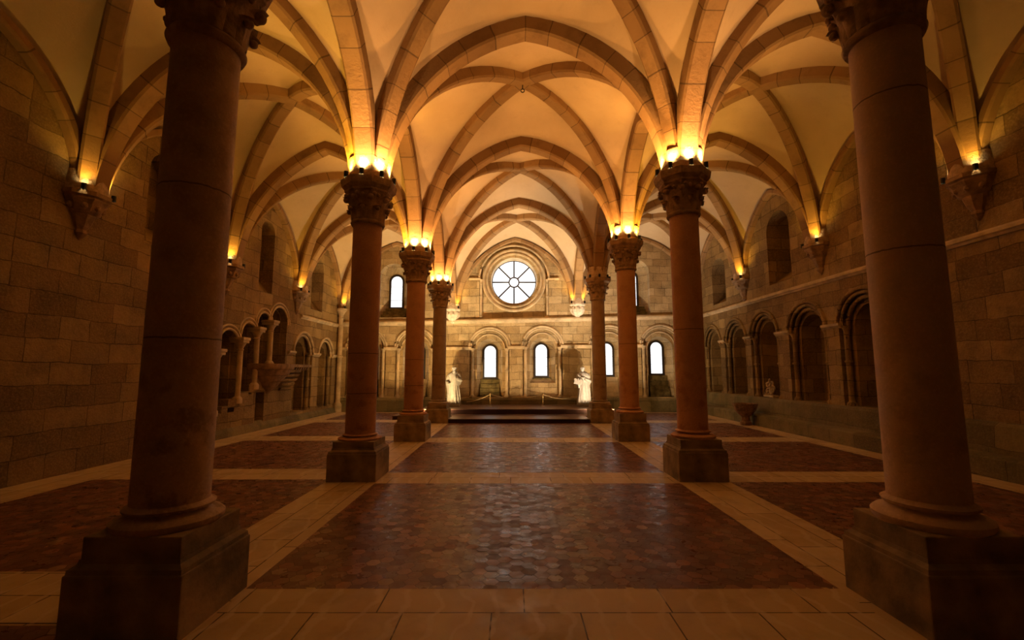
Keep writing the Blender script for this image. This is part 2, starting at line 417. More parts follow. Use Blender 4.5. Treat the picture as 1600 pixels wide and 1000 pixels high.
# ------------------------------------------------------------------ walls with arched openings
def arch(c, hw, z0, zs, n=14, pointed=0):
    pts = [(c-hw, z0)]
    if pointed: zt = zs
    for k in range(n+1):
        a = PI-PI*k/n
        pts.append((c+hw*math.cos(a), zs+hw*(1+pointed)*math.sin(a)))
    pts.append((c+hw, z0)); return pts
def circle(c, z, r, n=48): return [(c+r*math.cos(2*PI*k/n), z+r*math.sin(2*PI*k/n)) for k in range(n)]
def rect(a, b_, z0, z1): return [(a, z0), (b_, z0), (b_, z1), (a, z1)]
MAPS = {'rear': lambda u, w_, v: Vector((u, 19.5+w_, v)), 'left': lambda u, w_, v: Vector((-7.7-w_, u, v)),
        'right': lambda u, w_, v: Vector((7.85+w_, u, v)), 'front': lambda u, w_, v: Vector((u, -.6-w_, v))}
def slab(bm, side, outer, holes, w0, w1):
    f = MAPS[side]; loops = [outer]+holes
    flat = [p_ for lp in loops for p_ in lp]
    tris = tessellate_polygon([[Vector((x, y, 0)) for x, y in lp] for lp in loops])
    va = [bm.verts.new(f(x, w0, y)) for x, y in flat]; vb = [bm.verts.new(f(x, w1, y)) for x, y in flat]
    for t_ in tris:
        for vs in (va, vb):
            try: bm.faces.new([vs[k] for k in t_])
            except ValueError: pass
    o = 0
    for lp in loops:
        n = len(lp)
        for k in range(n):
            a, b_ = o+k, o+(k+1) % n
            try: bm.faces.new((va[a], va[b_], vb[b_], vb[a]))
            except ValueError: pass
        o += n
def loft2(bm, side, A, wa, B, wb):
    f = MAPS[side]
    ring_loft(bm, [[f(x, wa, y) for x, y in A], [f(x, wb, y) for x, y in B]], True)
def archring(bm, side, c, zs, r, w_, tr, n=24, legs=0, a0=0, a1=PI):
    f = MAPS[side]; pts = []
    if legs: pts.append(f(c+r, w_, zs-legs))
    for k in range(n+1):
        a = a0+(a1-a0)*k/n; pts.append(f(c+r*math.cos(a), w_, zs+r*math.sin(a)))
    if legs: pts.append(f(c-r, w_, zs-legs))
    tube(bm, pts, tr, 8)
def prism(bm, side, u0, u1, prof):
    """prof = list of (w, z): extruded along the wall"""
    f = MAPS[side]; ring_loft(bm, [[f(u0, a, b_) for a, b_ in prof], [f(u1, a, b_) for a, b_ in prof]], True, True, True)
def colonnette(side, u, w_, z0, z1, r, parent, mat=None, ring=True, cap=True):
    p_ = MAPS[side](u, w_, 0); bm = bmesh.new()
    pr = [(r*1.7, z0), (r*1.7, z0+.05), (r*1.5, z0+.08), (r*1.1, z0+.1), (r, z0+.13)]
    zm = z0+(z1-z0)*.55
    if ring: pr += [(r, zm-.03), (r*1.45, zm-.02), (r*1.45, zm+.02), (r, zm+.03)]
    pr += [(r, z1-.22), (r*1.25, z1-.2), (r, z1-.17), (r*1.15, z1-.1), (r*1.75, z1-.02), (r*1.8, z1)]
    lathe(bm, pr, (p_.x, p_.y, 0), 14)
    return build('colonnette', bm, mat or M['trim'], parent, smooth=40)
STR = [(0.05, -.06), (-.03, -.06), (-.05, -.02), (-.09, .0), (-.09, .05), (-.06, .09), (0.05, .11)]
def string(side, u0, u1, z0, z1, parent, prof=STR):
    bm = bmesh.new(); f = MAPS[side]
    ring_loft(bm, [[f(u0, a, z0+b_) for a, b_ in prof], [f(u1, a, z1+b_) for a, b_ in prof]], True, True, True)
    build('string_course', bm, M['trim'], parent)

# ---- rear wall
N = [(-6.49, .85, .6, 1.36), (-4.38, .85, .6, 1.36), (-1.2, .85, .6, 1.36), (1.07, .85, 1.2, 1.42), (3.95, .85, .6, 1.46), (6.14, .85, .6, 1.52)]
ZSR = [2.66, 2.66, 2.68, 2.74, 2.77, 2.79]
bm = bmesh.new()
holesA = [arch(c_, hw, .6, zs) for (c_, hw, zb, wz), zs in zip(N, ZSR)]
UWL = (-5.4, .62, 4.0, 5.75); UWR = (5.12, .62, 4.1, 5.95); RC = (-.15, 5.66)
up = [arch(*UWL), arch(*UWR)]
slab(bm, 'rear', rect(-9.2, 9.2, -.2, 8.6), holesA+up+[arch(RC[0], 1.5, 3.98, RC[1], 24)], 0, .16)
# second order behind
holesB = [arch(c_, .55, zb, zs-.15) for (c_, hw, zb, wz), zs in zip(N, ZSR)]
slab(bm, 'rear', rect(-9.2, 9.2, -.2, 8.6), holesB+up+[circle(RC[0], RC[1], 1.02)], .16, .3)
WH = .335
wins = []
for (c_, hw, zb, wz), zs in zip(N, ZSR):
    hd = wz+1.2
    wins.append((c_-.02*(c_ > 0), wz, hd))
outerC = [arch(a, WH, b_, c_) for a, b_, c_ in wins]
uw = [(-5.4, 4.45, 5.68), (5.08, 4.52, 5.85)]
outerC += [arch(a, WH, b_, c_) for a, b_, c_ in uw]
for (c_, hw, zb, wz), zs, oc in zip(N, ZSR, outerC): loft2(bm, 'rear', arch(c_, .55, zb, zs-.15), .3, arch(oc[0][0]+WH, WH+.03, zb if zb < 1 else wz, wz+1.2), .62)
for u_, oc in zip((UWL, UWR), outerC[6:]): loft2(bm, 'rear', arch(*u_), .3, arch(oc[0][0]+WH, WH+.02, u_[2]+.05, oc[1][1]), .62)
slab(bm, 'rear', rect(-9.2, 9.2, -.2, 8.6), outerC+[circle(RC[0], RC[1], .99)], .62, .8)
wall_rear = build('wall_rear', bm, M['rear'], smooth=30); tag(wall_rear, 'far end wall of pale blocks with niches and windows', kind='structure')
string('rear', -7.7, 7.85, 3.70, 4.05, wall_rear, [(.05, -.1), (-.02, -.1), (-.05, -.03), (-.11, 0), (-.11, .06), (.02, .13), (.05, .13)])
bm = bmesh.new(); prism(bm, 'rear', -7.7, 7.85, [(.1, -.05), (-.1, -.05), (-.1, .5), (-.06, .56), (.1, .6)]); prism(bm, 'rear', -7.7, 7.85, [(.05, -.05), (.6, -.05), (.6, .612), (.05, .612)])
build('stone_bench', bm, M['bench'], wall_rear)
for (c_, hw, zb, wz), zs in zip(N, ZSR):
    bm = bmesh.new(); archring(bm, 'rear', c_, zs, hw+.03, -.0, .055); archring(bm, 'rear', c_, zs, hw-.06, .02, .04); archring(bm, 'rear', c_, zs-.05, .66, .16, .04)
    build('archivolt', bm, M['trim'], wall_rear, smooth=60)
    for s in (-1, 1): colonnette('rear', c_+s*(hw-.11), .06, .6, zs, .065, wall_rear)
# imposts over the piers
edges = [(-7.75, -6.49-.83), (-6.49+.83, -4.38-.83), (-4.38+.83, -1.2-.83), (-1.2+.83, 1.07-.83), (1.07+.83, 3.95-.83), (3.95+.83, 6.14-.83), (6.14+.83, 7.85)]
for k, (a, b_) in enumerate(edges):
    z = (ZSR[max(0, k-1)]+ZSR[min(5, k)])/2
    bm = bmesh.new(); prism(bm, 'rear', a-.06, b_+.06, [(.14, z-.07), (-.02, z-.07), (-.09, z), (-.09, z+.06), (.14, z+.06)])
    build('impost', bm, M['trim'], wall_rear)
    bm = bmesh.new()
# stepped sills below the windows
for k, ((c_, hw, zb, wz), mt) in enumerate(zip(N, ('moss', 'trim', 'moss', 'moss', 'trim', 'moss'))):
    bm = bmesh.new(); n = 4 if zb < 1 else 2; dz = (wz-zb)/n
    for q in range(n): box(bm, c_-.42, c_+.42, 19.5+.6-.08*(n-q)+.0, 20.15, zb+q*dz*0, zb+(q+1)*dz-.01, .008)
    build('stepped_sill', bm, M[mt], wall_rear)
for u_, oc in ((UWL, uw[0]), (UWR, uw[1])):
    bm = bmesh.new()
    for q in range(3): box(bm, u_[0]-.55+.06*q, u_[0]+.5, 19.62+.15*q, 20.15, u_[2], u_[2]+(q+1)*.15, .01)
    build('stepped_sill', bm, M['moss'], wall_rear)
# rose window surround
def yrings(bm, prof, c_, n=64):
    ring_loft(bm, [[Vector((c_[0]+r*math.cos(a), 19.5+w_, c_[1]+r*math.sin(a))) for a in [2*PI*k/n for k in range(n)]] for r, w_ in prof], True)
bm = bmesh.new(); yrings(bm, [(1.40, .17), (1.40, .06), (1.35, .02), (1.29, .04), (1.27, .10), (1.23, .10), (1.20, .05), (1.15, .06), (1.13, .16), (1.09, .2), (1.05, .18), (1.03, .3), (1.0, .45), (.98, .64)], RC)
build('rose_moulding', bm, M['trim'], wall_rear, smooth=40)
bm = bmesh.new(); archring(bm, 'rear', RC[0], RC[1]-.0, 1.52, -.01, .05, 40)
build('archivolt', bm, M['trim'], wall_rear, smooth=60)
for s in (-1, 1): colonnette('rear', RC[0]+s*1.44, .06, 4.0, 5.68, .05, wall_rear)
for s in (-1, 1):
    a, b_ = sorted((RC[0]+s*1.46, RC[0]+s*1.95)); bm = bmesh.new(); prism(bm, 'rear', a, b_, [(.05, 5.64), (-.05, 5.66), (-.07, 5.72), (.05, 5.76)])
    build('impost', bm, M['trim'], wall_rear)

def archprof(c_, hw, z0, zs, n=14): return arch(c_, hw, z0, zs, n)
wn = 1
def lancet(c_, z0, zs, label, cuts):
    global wn
    y = 20.12
    bm = bmesh.new(); A = archprof(c_, WH, z0, zs); B = archprof(c_, WH-.085, z0+.085, zs)
    f = lambda pr, yy: [Vector((a, yy, b_)) for a, b_ in pr]
    ring_loft(bm, [f(A, y-.03), f(B, y-.03), f(B, y+.05), f(A, y+.05), f(A, y-.03)], True)
    root = build('window_%d' % wn, bm, M['dark_frame']); tag(root, label, kind='structure'); wn += 1
    bm = bmesh.new(); bm.faces.new([bm.verts.new(v) for v in f(archprof(c_, WH-.08, z0+.08, zs), y+.02)]); bm.faces.new([bm.verts.new(v) for v in f(archprof(c_, WH-.08, z0+.08, zs), y+.03)])
    build('glass_pane', bm, M['glass'], root)
    bm = bmesh.new()
    for k in range(cuts):
        z = z0+.085+(zs-z0)*(k+1)/(cuts+1); box(bm, c_-WH+.06, c_+WH-.06, y+.0, y+.015, z-.006, z+.006)
    build('glazing_bar', bm, M['dark_frame'], root)
nm = ['far left', 'second from the left', 'left of the centre pier', 'right of the centre pier', 'second from the right', 'far right']
for (a, b_, c_), l in zip(wins, nm): lancet(a, b_, c_, 'lower round-headed leaded window in the end wall, '+l, 2)
lancet(*uw[0], 'upper round-headed window high in the end wall, left aisle', 3)
lancet(*uw[1], 'upper round-headed window high in the end wall, right aisle', 3)
# round window
bm = bmesh.new(); n = 64
def cr(r, yy): return [Vector((RC[0]+r*math.cos(2*PI*k/n), yy, RC[1]+r*math.sin(2*PI*k/n))) for k in range(n)]
ring_loft(bm, [cr(.99, 20.09), cr(.955, 20.09), cr(.955, 20.16), cr(.99, 20.16), cr(.99, 20.09)], True)
rose = build('window_%d' % wn, bm, M['dark_frame']); tag(rose, 'round window with eight radial bars and a central ring', kind='structure')
bm = bmesh.new(); bm.faces.new([bm.verts.new(v) for v in cr(.96, 20.14)]); bm.faces.new([bm.verts.new(v) for v in cr(.96, 20.15)]); build('glass_pane', bm, M['rose_glass'], rose)
bm = bmesh.new(); ring_loft(bm, [cr(.25, 20.09), cr(.19, 20.09), cr(.19, 20.14), cr(.25, 20.14), cr(.25, 20.09)], True); build('central_ring', bm, M['dark_frame'], rose)
for k in range(8):
    a = PI/4*k; bm = bmesh.new(); d = Vector((math.cos(a), 0, math.sin(a)))
    tube(bm, [Vector((RC[0], 20.115, RC[1]))+d*.22, Vector((RC[0], 20.115, RC[1]))+d*.97], .038, 6); build('glazing_bar', bm, M['dark_frame'], rose)

# ---- right wall
RN = [(18.4, 2.72), (16.5, 2.76), (14.6, 2.8), (12.48, 2.78), (10.42, 2.8)]
bm = bmesh.new(); HWO = .80
slots = [(17.55, .56, 4.33, 5.55), (13.5, .58, 4.37, 6.0), (9.5, .58, 4.4, 6.0)]
slab(bm, 'right', rect(-.8, 19.7, -.2, 8.6), [arch(c_, HWO, .87, zs) for c_, zs in RN]+[arch(*s) for s in slots], 0, .2)
slab(bm, 'right', rect(-.8, 19.7, -.2, 8.6), [arch(c_, .53, .87, zs-.05) for c_, zs in RN]+[arch(*s) for s in slots], .2, .75)
slab(bm, 'right', rect(-.8, 19.7, -.2, 8.6), [], .75, .9)
for c_, hw, z0, zs in slots:   # sloping sill of the blocked slot windows
    prism(bm, 'right', c_-hw, c_+hw, [(.1, z0), (.75, z0), (.75, z0+.5)])
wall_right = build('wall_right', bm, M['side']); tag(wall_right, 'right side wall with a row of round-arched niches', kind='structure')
string('right', -.6, 19.5, 3.98, 4.02, wall_right)
bm = bmesh.new(); prism(bm, 'right', -.6, 19.5, [(.1, -.05), (-.42, -.05), (-.42, .3), (-.36, .34), (-.14, .36), (-.12, .80), (-.08, .86), (.1, .87)]); prism(bm, 'right', -.6, 19.5, [(.1, .0), (.76, .0), (.76, .878), (.1, .878)])
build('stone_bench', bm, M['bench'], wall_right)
for c_, zs in RN:
    bm = bmesh.new(); archring(bm, 'right', c_, zs, HWO+.03, -.01, .05); archring(bm, 'right', c_, zs, HWO-.07, .03, .045); archring(bm, 'right', c_, zs, HWO-.17, .12, .05)
    build('archivolt', bm, M['side'], wall_right, smooth=60)
    for s in (-1, 1): colonnette('right', c_+s*(HWO-.12), .1, .87, zs, .065, wall_right, M['side'])
pe = [(19.3, 19.5)]+[(RN[k+1][0]+HWO, RN[k][0]-HWO) for k in range(4)]+[(9.1, 10.42-HWO)]
for a, b_ in pe:
    bm = bmesh.new(); prism(bm, 'right', a-.1, b_+.1, [(.19, 2.76), (-.01, 2.76), (-.08, 2.82), (-.08, 2.88), (.19, 2.88)]); build('impost', bm, M['trim'], wall_right)

# ---- left wall
LN = [(16.3, 2.3, .75), (18.25, 2.3, .68)]
PO = [(10.95, .42, .35, 1.75, 1.95), (11.98, .42, .62, 2.35, 0), (12.86, .33, 1.05, 2.72, 0), (13.63, .33, 1.75, 3.1, 0), (14.52, .50, 1.92, 3.22, 0)]
door = rect(13.41, 13.87, 0.0, 1.08)
bm = bmesh.new()
sl = [(13.57, .38, 4.08, 5.9), (17.2, .52, 4.0, 5.6), (9.4, .42, 4.3, 5.9)]
slab(bm, 'left', rect(-.8, 19.7, -.2, 8.6), [arch(c_, hw, .3, zs) for c_, zs, hw in LN]+[arch(p_[0], p_[1], p_[2], p_[3]) for p_ in PO]+[arch(*s) for s in sl]+[door], 0, .2)
slab(bm, 'left', rect(-.8, 19.7, -.2, 8.6), [arch(c_, hw-.26, .3, zs-.05) for c_, zs, hw in LN]+[arch(p_[0], p_[1]-.03, p_[2], p_[3]) for p_ in PO]+[arch(*s) for s in sl]+[door], .2, .5)
slab(bm, 'left', rect(-.8, 19.7, -.2, 8.6), [rect(9.8, 15.6, .1, 3.9)], .5, .62)
slab(bm, 'left', rect(-.8, 19.7, -.2, 8.6), [], 1.6, 1.7)
slab(bm, 'left', rect(9.7, 15.7, 3.9, 4.1), [], .5, 1.65)
for c_ in (9.75, 15.65): slab(bm, 'left', rect(c_-.05, c_+.05, -.2, 4.1), [], .6, 1.65)
for c_, hw, z0, zs in sl: prism(bm, 'left', c_-hw, c_+hw, [(.1, z0), (.5, z0), (.5, z0+.5)])
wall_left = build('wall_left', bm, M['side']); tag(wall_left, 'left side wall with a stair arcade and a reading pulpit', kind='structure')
string('left', 15.9, 19.5, 3.6, 3.62, wall_left)
for c_, zs, hw in LN:
    bm = bmesh.new(); archring(bm, 'left', c_, zs, hw+.03, -.01, .05); archring(bm, 'left', c_, zs, hw-.08, .04, .045)
    build('archivolt', bm, M['trim'], wall_left, smooth=60)
    for s in (-1, 1): colonnette('left', c_+s*(hw-.12), .1, .3, zs, .06, wall_left, M['side'])
for a, b_ in ((16.3+.75, 18.25-.68), (18.93, 19.45), (15.25, 15.55)):
    bm = bmesh.new(); prism(bm, 'left', a-.08, b_+.08, [(.19, 2.26), (-.01, 2.26), (-.08, 2.32), (-.08, 2.38), (.19, 2.38)]); build('impost', bm, M['trim'], wall_left)
for p_ in PO[0:]:
    bm = bmesh.new(); archring(bm, 'left', p_[0], p_[3], p_[1]+.04, -.0, .035); archring(bm, 'left', p_[0], p_[3], p_[1]+.15, -.0, .03); build('archivolt', bm, M['trim'], wall_left, smooth=60)
# arcade columns between the stair openings, standing on the stepped sill
for (y, z0, z1) in ((11.46, .70, 2.2), (12.47, .95, 2.56), (13.25, 1.3, 2.92), (13.99, 1.95, 3.2)):
    r = .075; bm = bmesh.new()
    lathe(bm, [(.13, z0-.12), (.13, z0), (.11, z0+.04), (.08, z0+.07), (r, z0+.1), (r, z1-.3), (.095, z1-.28), (r, z1-.25), (.09, z1-.2), (.15, z1-.09)], (-7.68, y, 0), 16)
    box(bm, -7.9, -7.52, y-.14, y+.14, z1-.09, z1-.02, .01); box(bm, -7.9, -7.50, y-.17, y+.17, z1-.02, z1+.06, .01)
    build('arcade_column', bm, M['trim'], wall_left, smooth=35)
bm = bmesh.new()
for k in range(14):
    z = .2+k*.128; y = 10.1+k*.28; box(bm, -9.3, -8.3, y, 15.6, z-.13 if k else -.1, z)
build('stair', bm, M['bench'], wall_left)
bm = bmesh.new()
for k, (y0, y1, z) in enumerate(((10.6, 11.5, .36), (11.5, 11.75, .62), (11.75, 12.0, .78), (12.0, 12.5, .95), (12.5, 12.9, 1.12), (12.9, 13.3, 1.3))): box(bm, -7.9, -7.62, y0, y1, z-.2, z+.02, .01)
build('stepped_ledge', bm, M['side'], wall_left)
bm = bmesh.new(); prism(bm, 'left', 10.4, 19.5, [(.05, -.05), (-.16, -.05), (-.1, .12), (.05, .26)]); build('footing', bm, M['bench'], wall_left)
# reading pulpit
pul = bmesh.new(); rings = []
def pring(z, rad, dp):
    return [Vector((-7.72+dp*math.sin(PI*k/10)**.8, 14.05-rad*math.cos(PI*k/10), z)) for k in range(11)]+[Vector((-7.85, 14.05+rad, z)), Vector((-7.85, 14.05-rad, z))]
for z, rad, dp in ((1.02, .06, .05), (1.1, .12, .1), (1.2, .25, .2), (1.22, .3, .24), (1.38, .45, .34), (1.4, .5, .38), (1.56, .64, .47), (1.58, .7, .51), (1.74, .84, .58), (1.76, .88, .61), (1.84, .92, .64), (1.92, .92, .64)): rings.append(pring(z, rad, dp))
ring_loft(pul, rings, True, True, True)
build('reading_pulpit', pul, M['grey_stone'], wall_left, smooth=30)
bm = bmesh.new(); prism(bm, 'left', 14.95, 16.6, [(.05, 1.82), (-.2, 1.84), (-.22, 1.92), (.05, 1.94)])
for k in range(9): prism(bm, 'left', 15.0+k*.17, 15.08+k*.17, [(.05, 1.72), (-.12, 1.74), (-.16, 1.83), (.05, 1.83)])
build('dentil_ledge', bm, M['grey_stone'], wall_left)
bm = bmesh.new()
for k in range(5): prism(bm, 'left', 14.6+.02*k, 15.75-.08*k, [(.05, 1.62-.14*k), (-.20+.035*k, 1.66-.14*k), (-.24+.035*k, 1.74-.14*k), (.05, 1.75-.14*k)])
build('pulpit_corbelling', bm, M['side'], wall_left)

# ---- front wall behind the camera
bm = bmesh.new(); slab(bm, 'front', rect(-9.2, 9.2, -.2, 8.6), [], 0, .3)
wf = build('wall_front', bm, M['side']); tag(wf, 'plain block wall behind the viewer', kind='structure')

# ------------------------------------------------------------------ corbels
def corbel(i, j, parent, mat, big=False, kind=0):
    n_ = node(i, j); x, y, z = n_; bm = bmesh.new()
    cx = {0: -7.7, 3: 7.85}.get(j, x); cy = y
    if i == 5: cy = 19.5
    if kind == 0:
        lathe(bm, [(.40, .0), (.40, -.07), (.36, -.1), (.36, -.13), (.32, -.18), (.27, -.3), (.25, -.33), (.2, -.36), (.15, -.52), (.09, -.62), (.11, -.68), (.05, -.76), (.01, -.8)][::-1], (cx, cy, z), 8, True, PI/8)
    else:
        lathe(bm, [(.36, .0), (.36, -.06), (.30, -.1), (.30, -.12)][::-1], (cx, cy, z), 8, True, PI/8)
        lathe(bm, [(.28, -.12), (.3, -.2), (.27, -.34), (.2, -.46), (.12, -.52), (.11, -.56), (.05, -.62), (.01, -.63)][::-1], (cx, cy, z), 36, True, 0, 8, .10)
    for k in range(9):
        a = 2*PI*k/9; q = .27 if kind == 0 else .28
        ball(bm, (cx+q*math.cos(a), cy+q*math.sin(a), z-.24), .055, (1, 1, 1.2), 1)
    build('corbel', bm, mat, parent, smooth=35)
    bm = bmesh.new(); lathe(bm, [(.34, 0), (.34, .1), (.31, .36), (.2, .42)], (cx, cy, z), 24)
    build('springer', bm, M['springer'], parent, smooth=40)
for i in (1, 2, 3, 4):
    corbel(i, 0, wall_left, M['grey_stone']); corbel(i, 3, wall_right, M['grey_stone'])
corbel(5, 1, wall_rear, M['white_capital'], kind=1); corbel(5, 2, wall_rear, M['white_capital'], kind=1); corbel(5, 3, wall_right, M['grey_stone'])
for side_x, par, z in ((-7.56, wall_left, 4.36),):
    bm = bmesh.new(); lathe(bm, [(.17, 0), (.17, .3), (.14, .36), (.1, .42), (.1, 2.25), (.135, 2.28), (.135, 2.34), (.1, 2.37), (.1, z-.42), (.13, z-.4), (.1, z-.36), (.12, z-.25), (.2, z-.1), (.24, z-.09), (.24, z)], (side_x, 19.36, 0), 18)
    build('corner_shaft', bm, M['trim'], par, smooth=40)

# ------------------------------------------------------------------ columns
def leafgrid(bm, ang, z0, z1, r0, r1, hw, curl):
    rows = []
    for k in range(9):
        t_ = k/8; z = z0+(z1-z0)*t_; r = r0+(r1-r0)*t_**1.8
        if t_ > .8: z -= (t_-.8)*.25; r += (t_-.8)*curl
        wd = hw*math.sin(PI*(.18+.72*t_))**.7
        row = []
        for q in range(5):
            s = (q-2)/2; a = ang+s*wd/r; rr = r+.03*(1-abs(s))+.008
            row.append(Vector((rr*math.cos(a), rr*math.sin(a), z)))
        rows.append(row)
    ring_loft(bm, rows, False)
def capital_bm(zc, h, r):
    bm = bmesh.new()
    lathe(bm, [(r, zc-.02), (r*1.03, zc+.1), (r*1.12, zc+h*.5), (r*1.35, zc+h*.85), (r*1.5, zc+h)], (0, 0, 0), 32)
    for k in range(8):
        a = PI/4*k+PI/8; leafgrid(bm, a, zc+.02, zc+h*.98, r, r*1.42, .11, .25)
        ball(bm, (r*1.5*math.cos(a), r*1.5*math.sin(a), zc+h*.78), .056, (1, 1, .95), 2)
        ball(bm, (r*1.56*math.cos(a+.16), r*1.56*math.sin(a+.16), zc+h*.9), .04, (1, 1, 1), 1)
        a += PI/8; leafgrid(bm, a, zc+.02, zc+h*.6, r, r*1.25, .10, .25)
        ball(bm, (r*1.36*math.cos(a), r*1.36*math.sin(a), zc+h*.42), .042, (1, 1, .95), 2)
        ball(bm, (r*1.42*math.cos(a), r*1.42*math.sin(a), zc+h*.88), .036, (1, 1, 1), 1)
    return bm
def column(i, j, r, mat, label, rt=None, sb=.74, plh=.4, uph=.62):
    x, y = NX(i, j), GY[i]; zt = ZS[i][j]; rt = rt or r*.97
    root = empty('stone_column', (x, y, 0), label=label, cat='column', group='round columns in two rows down the hall')
    bm = bmesh.new(); h = .385
    box(bm, -h, h, -h, h, -.02, plh, .012)
    rings = [[Vector((sx*a, sy*a, z)) for sx, sy in ((-1, -1), (1, -1), (1, 1), (-1, 1))] for a, z in ((h-.01, plh-.01), (h-.015, plh+.03), (h-.05, plh+.055), (h-.055, plh+.08), (h-.06, plh+.08))]
    ring_loft(bm, rings, True, False, True)
    box(bm, -.325, .325, -.325, .325, plh+.05, uph, .01)
    build('plinth', bm, M['plinth'], root)
    bm = bmesh.new(); b0 = uph
    hb = sb-uph
    lathe(bm, [(.325, b0-.01), (.345, b0+hb*.12), (.345, b0+hb*.3), (.32, b0+hb*.45), (r+.02, b0+hb*.55), (r+.005, b0+hb*.68), (r+.035, b0+hb*.78), (r+.04, b0+hb*.9), (r+.01, b0+hb), (r, b0+hb+.01)], (0, 0, 0), 48)
    build('base_moulding', bm, mat, root, smooth=40)
    za = zt-.73
    bm = bmesh.new(); prof = [(r, sb-.01)]
    for k in range(1, 12): prof.append((r+(rt-r)*k/12, sb+(za-sb)*k/12))
    prof.append((rt, za)); lathe(bm, prof, (0, 0, 0), 56); build('shaft', bm, mat, root, smooth=60)
    bm = bmesh.new(); lathe(bm, [(rt-.01, za-.04), (rt+.03, za-.035), (rt+.045, za), (rt+.03, za+.035), (rt-.01, za+.04)], (0, 0, 0), 48, False); build('astragal', bm, M['capital'], root, smooth=60)
    hc = .47; build('capital', capital_bm(za+.02, hc, rt), M['capital'], root, smooth=50)
    bm = bmesh.new(); q = za+.02+hc
    lathe(bm, [(.36, q-.01), (.40, q+.03), (.40, q+.06), (.455, q+.12), (.465, q+.17), (.475, zt-.01), (.47, zt)], (0, 0, 0), 8, True, PI/8); build('abacus', bm, M['capital'], root)
    bm = bmesh.new(); lathe(bm, [(.345, zt-.01), (.348, zt+.3), (.362, zt+.36), (.35, zt+.39), (.2, zt+.43)], (0, 0, 0), 40); build('springer', bm, M['springer'], root, smooth=40)
    return root
column(1, 1, .245, SH['pink'], 'thick column nearest the camera on the left with mottled pinkish shaft', sb=.76)
column(1, 2, .24, SH['pale'], 'thick column nearest the camera on the right with smooth pale shaft', sb=.78)
column(2, 1, .24, SH['red'], 'second column from the camera in the left row, lit capital, dark band on its reddish shaft', .24, sb=.69, plh=.42, uph=.6)
column(2, 2, .238, SH['red2'], 'second column from the camera in the right row, lit capital, plain warm red shaft', .238, sb=.75, plh=.44, uph=.63)
column(3, 1, .24, SH['red'], 'third column from the camera in the left row, slim reddish shaft', .235)
column(3, 2, .24, SH['red2'], 'third column from the camera in the right row, lit under the ribs', .235, sb=.8, uph=.66)
column(4, 1, .235, SH['grey'], 'farthest column of the left row beside the white bearded statue', .225)
column(4, 2, .235, SH['grey'], 'farthest column of the right row with unlit lamps on its capital', .225)

# ------------------------------------------------------------------ uplights
def lamp_light(parent, loc, tgt, watt, col, size=116, rad=.02):
    ld = bpy.data.lights.new('spot', 'SPOT'); ld.energy = watt; ld.color = col; ld.spot_size = math.radians(size); ld.spot_blend = .9; ld.shadow_soft_size = rad
    o = bpy.data.objects.new('spot_beam', ld); COL.objects.link(o); o.parent = parent; o.location = loc
    o.rotation_euler = (-(Vector(tgt))).to_track_quat('Z', 'Y').to_euler()
bm = bmesh.new(); lathe(bm, [(.036, 0), (.036, .10), (.03, .10), (.03, .085)], (0, 0, 0), 14, False); box(bm, -.012, .012, -.012, .012, -.01, .03)
me_h = build('housing', bm, M['black']); me_house = me_h.data; bpy.data.objects.remove(me_h)
bm = bmesh.new(); lathe(bm, [(.001, .088), (.029, .088), (.001, .09)], (0, 0, 0), 14, False)
t_ = build('lens', bm, M['lens']); me_lens = t_.data; bpy.data.objects.remove(t_)
me_lens_off = me_lens.copy(); me_lens_off.materials[0] = M['lens_off']
def uplight(x, y, z, d, watt, col, label, group):
    root = empty('uplight', (x, y, z), label=label, cat='lamp', group=group)
    h = bpy.data.objects.new('housing', me_house); COL.objects.link(h); h.parent = root
    l = bpy.data.objects.new('lens', me_lens if watt else me_lens_off); COL.objects.link(l); l.parent = root
    if watt: lamp_light(root, (0, 0, .105), d, watt, col)
WARM = (1, .45, .10); YEL = (1, .50, .04); PINKW = (1, .48, .16)
POS = ['at the back left', 'at the left', 'at the front left', 'at the front', 'at the front right', 'at the right', 'at the back right', 'at the back']
cname = {(2, 1): 'second left column', (2, 2): 'second right column', (3, 1): 'third left column', (3, 2): 'third right column', (4, 1): 'farthest left column', (4, 2): 'farthest right column', (1, 1): 'nearest left column', (1, 2): 'nearest right column'}
CW = {(1, 1): 1, (1, 2): 1, (2, 1): 26, (2, 2): 26, (3, 1): 24, (3, 2): 24, (4, 1): 24, (4, 2): 0}
for (i, j), nme in cname.items():
    for k in range(8):
        a = PI*.75+PI/4*k
        r = .425; x = NX(i, j)+r*math.cos(a); y = GY[i]+r*math.sin(a)
        col = YEL if (j == 1 and k in (1, 2) and i < 4) or (j == 2 and i == 3 and k in (4, 5)) else (PINKW if k in (3, 4) else WARM)
        uplight(x, y, ZS[i][j]-.0, (-.05*math.cos(a), -.05*math.sin(a), 1), CW[(i, j)]*UP, col,
                ('small lit uplight ' if CW[(i, j)] else 'small unlit spotlight ')+'on the capital rim of the '+nme+' '+POS[k], 'uplights on the column capitals')
cl = {(1, 0): 'near left wall corbel', (2, 0): 'left wall corbel beside the nearest column', (3, 0): 'left wall corbel above the pulpit stair', (4, 0): 'left wall corbel just before the far corner', (5, 0): 'far left corner shaft',
      (1, 3): 'near right wall corbel', (2, 3): 'right wall corbel beside the nearest column', (3, 3): 'right wall corbel between the two tall slots', (4, 3): 'right wall corbel nearest the end wall', (5, 1): 'pale basket corbel left of the round window', (5, 2): 'pale basket corbel right of the round window'}
CB = {(1, 0): .7, (1, 3): .7, (2, 0): 6, (2, 3): 6, (3, 0): 8, (3, 3): 10, (4, 0): 14, (4, 3): 12, (5, 0): 14, (5, 1): 12, (5, 2): 12}
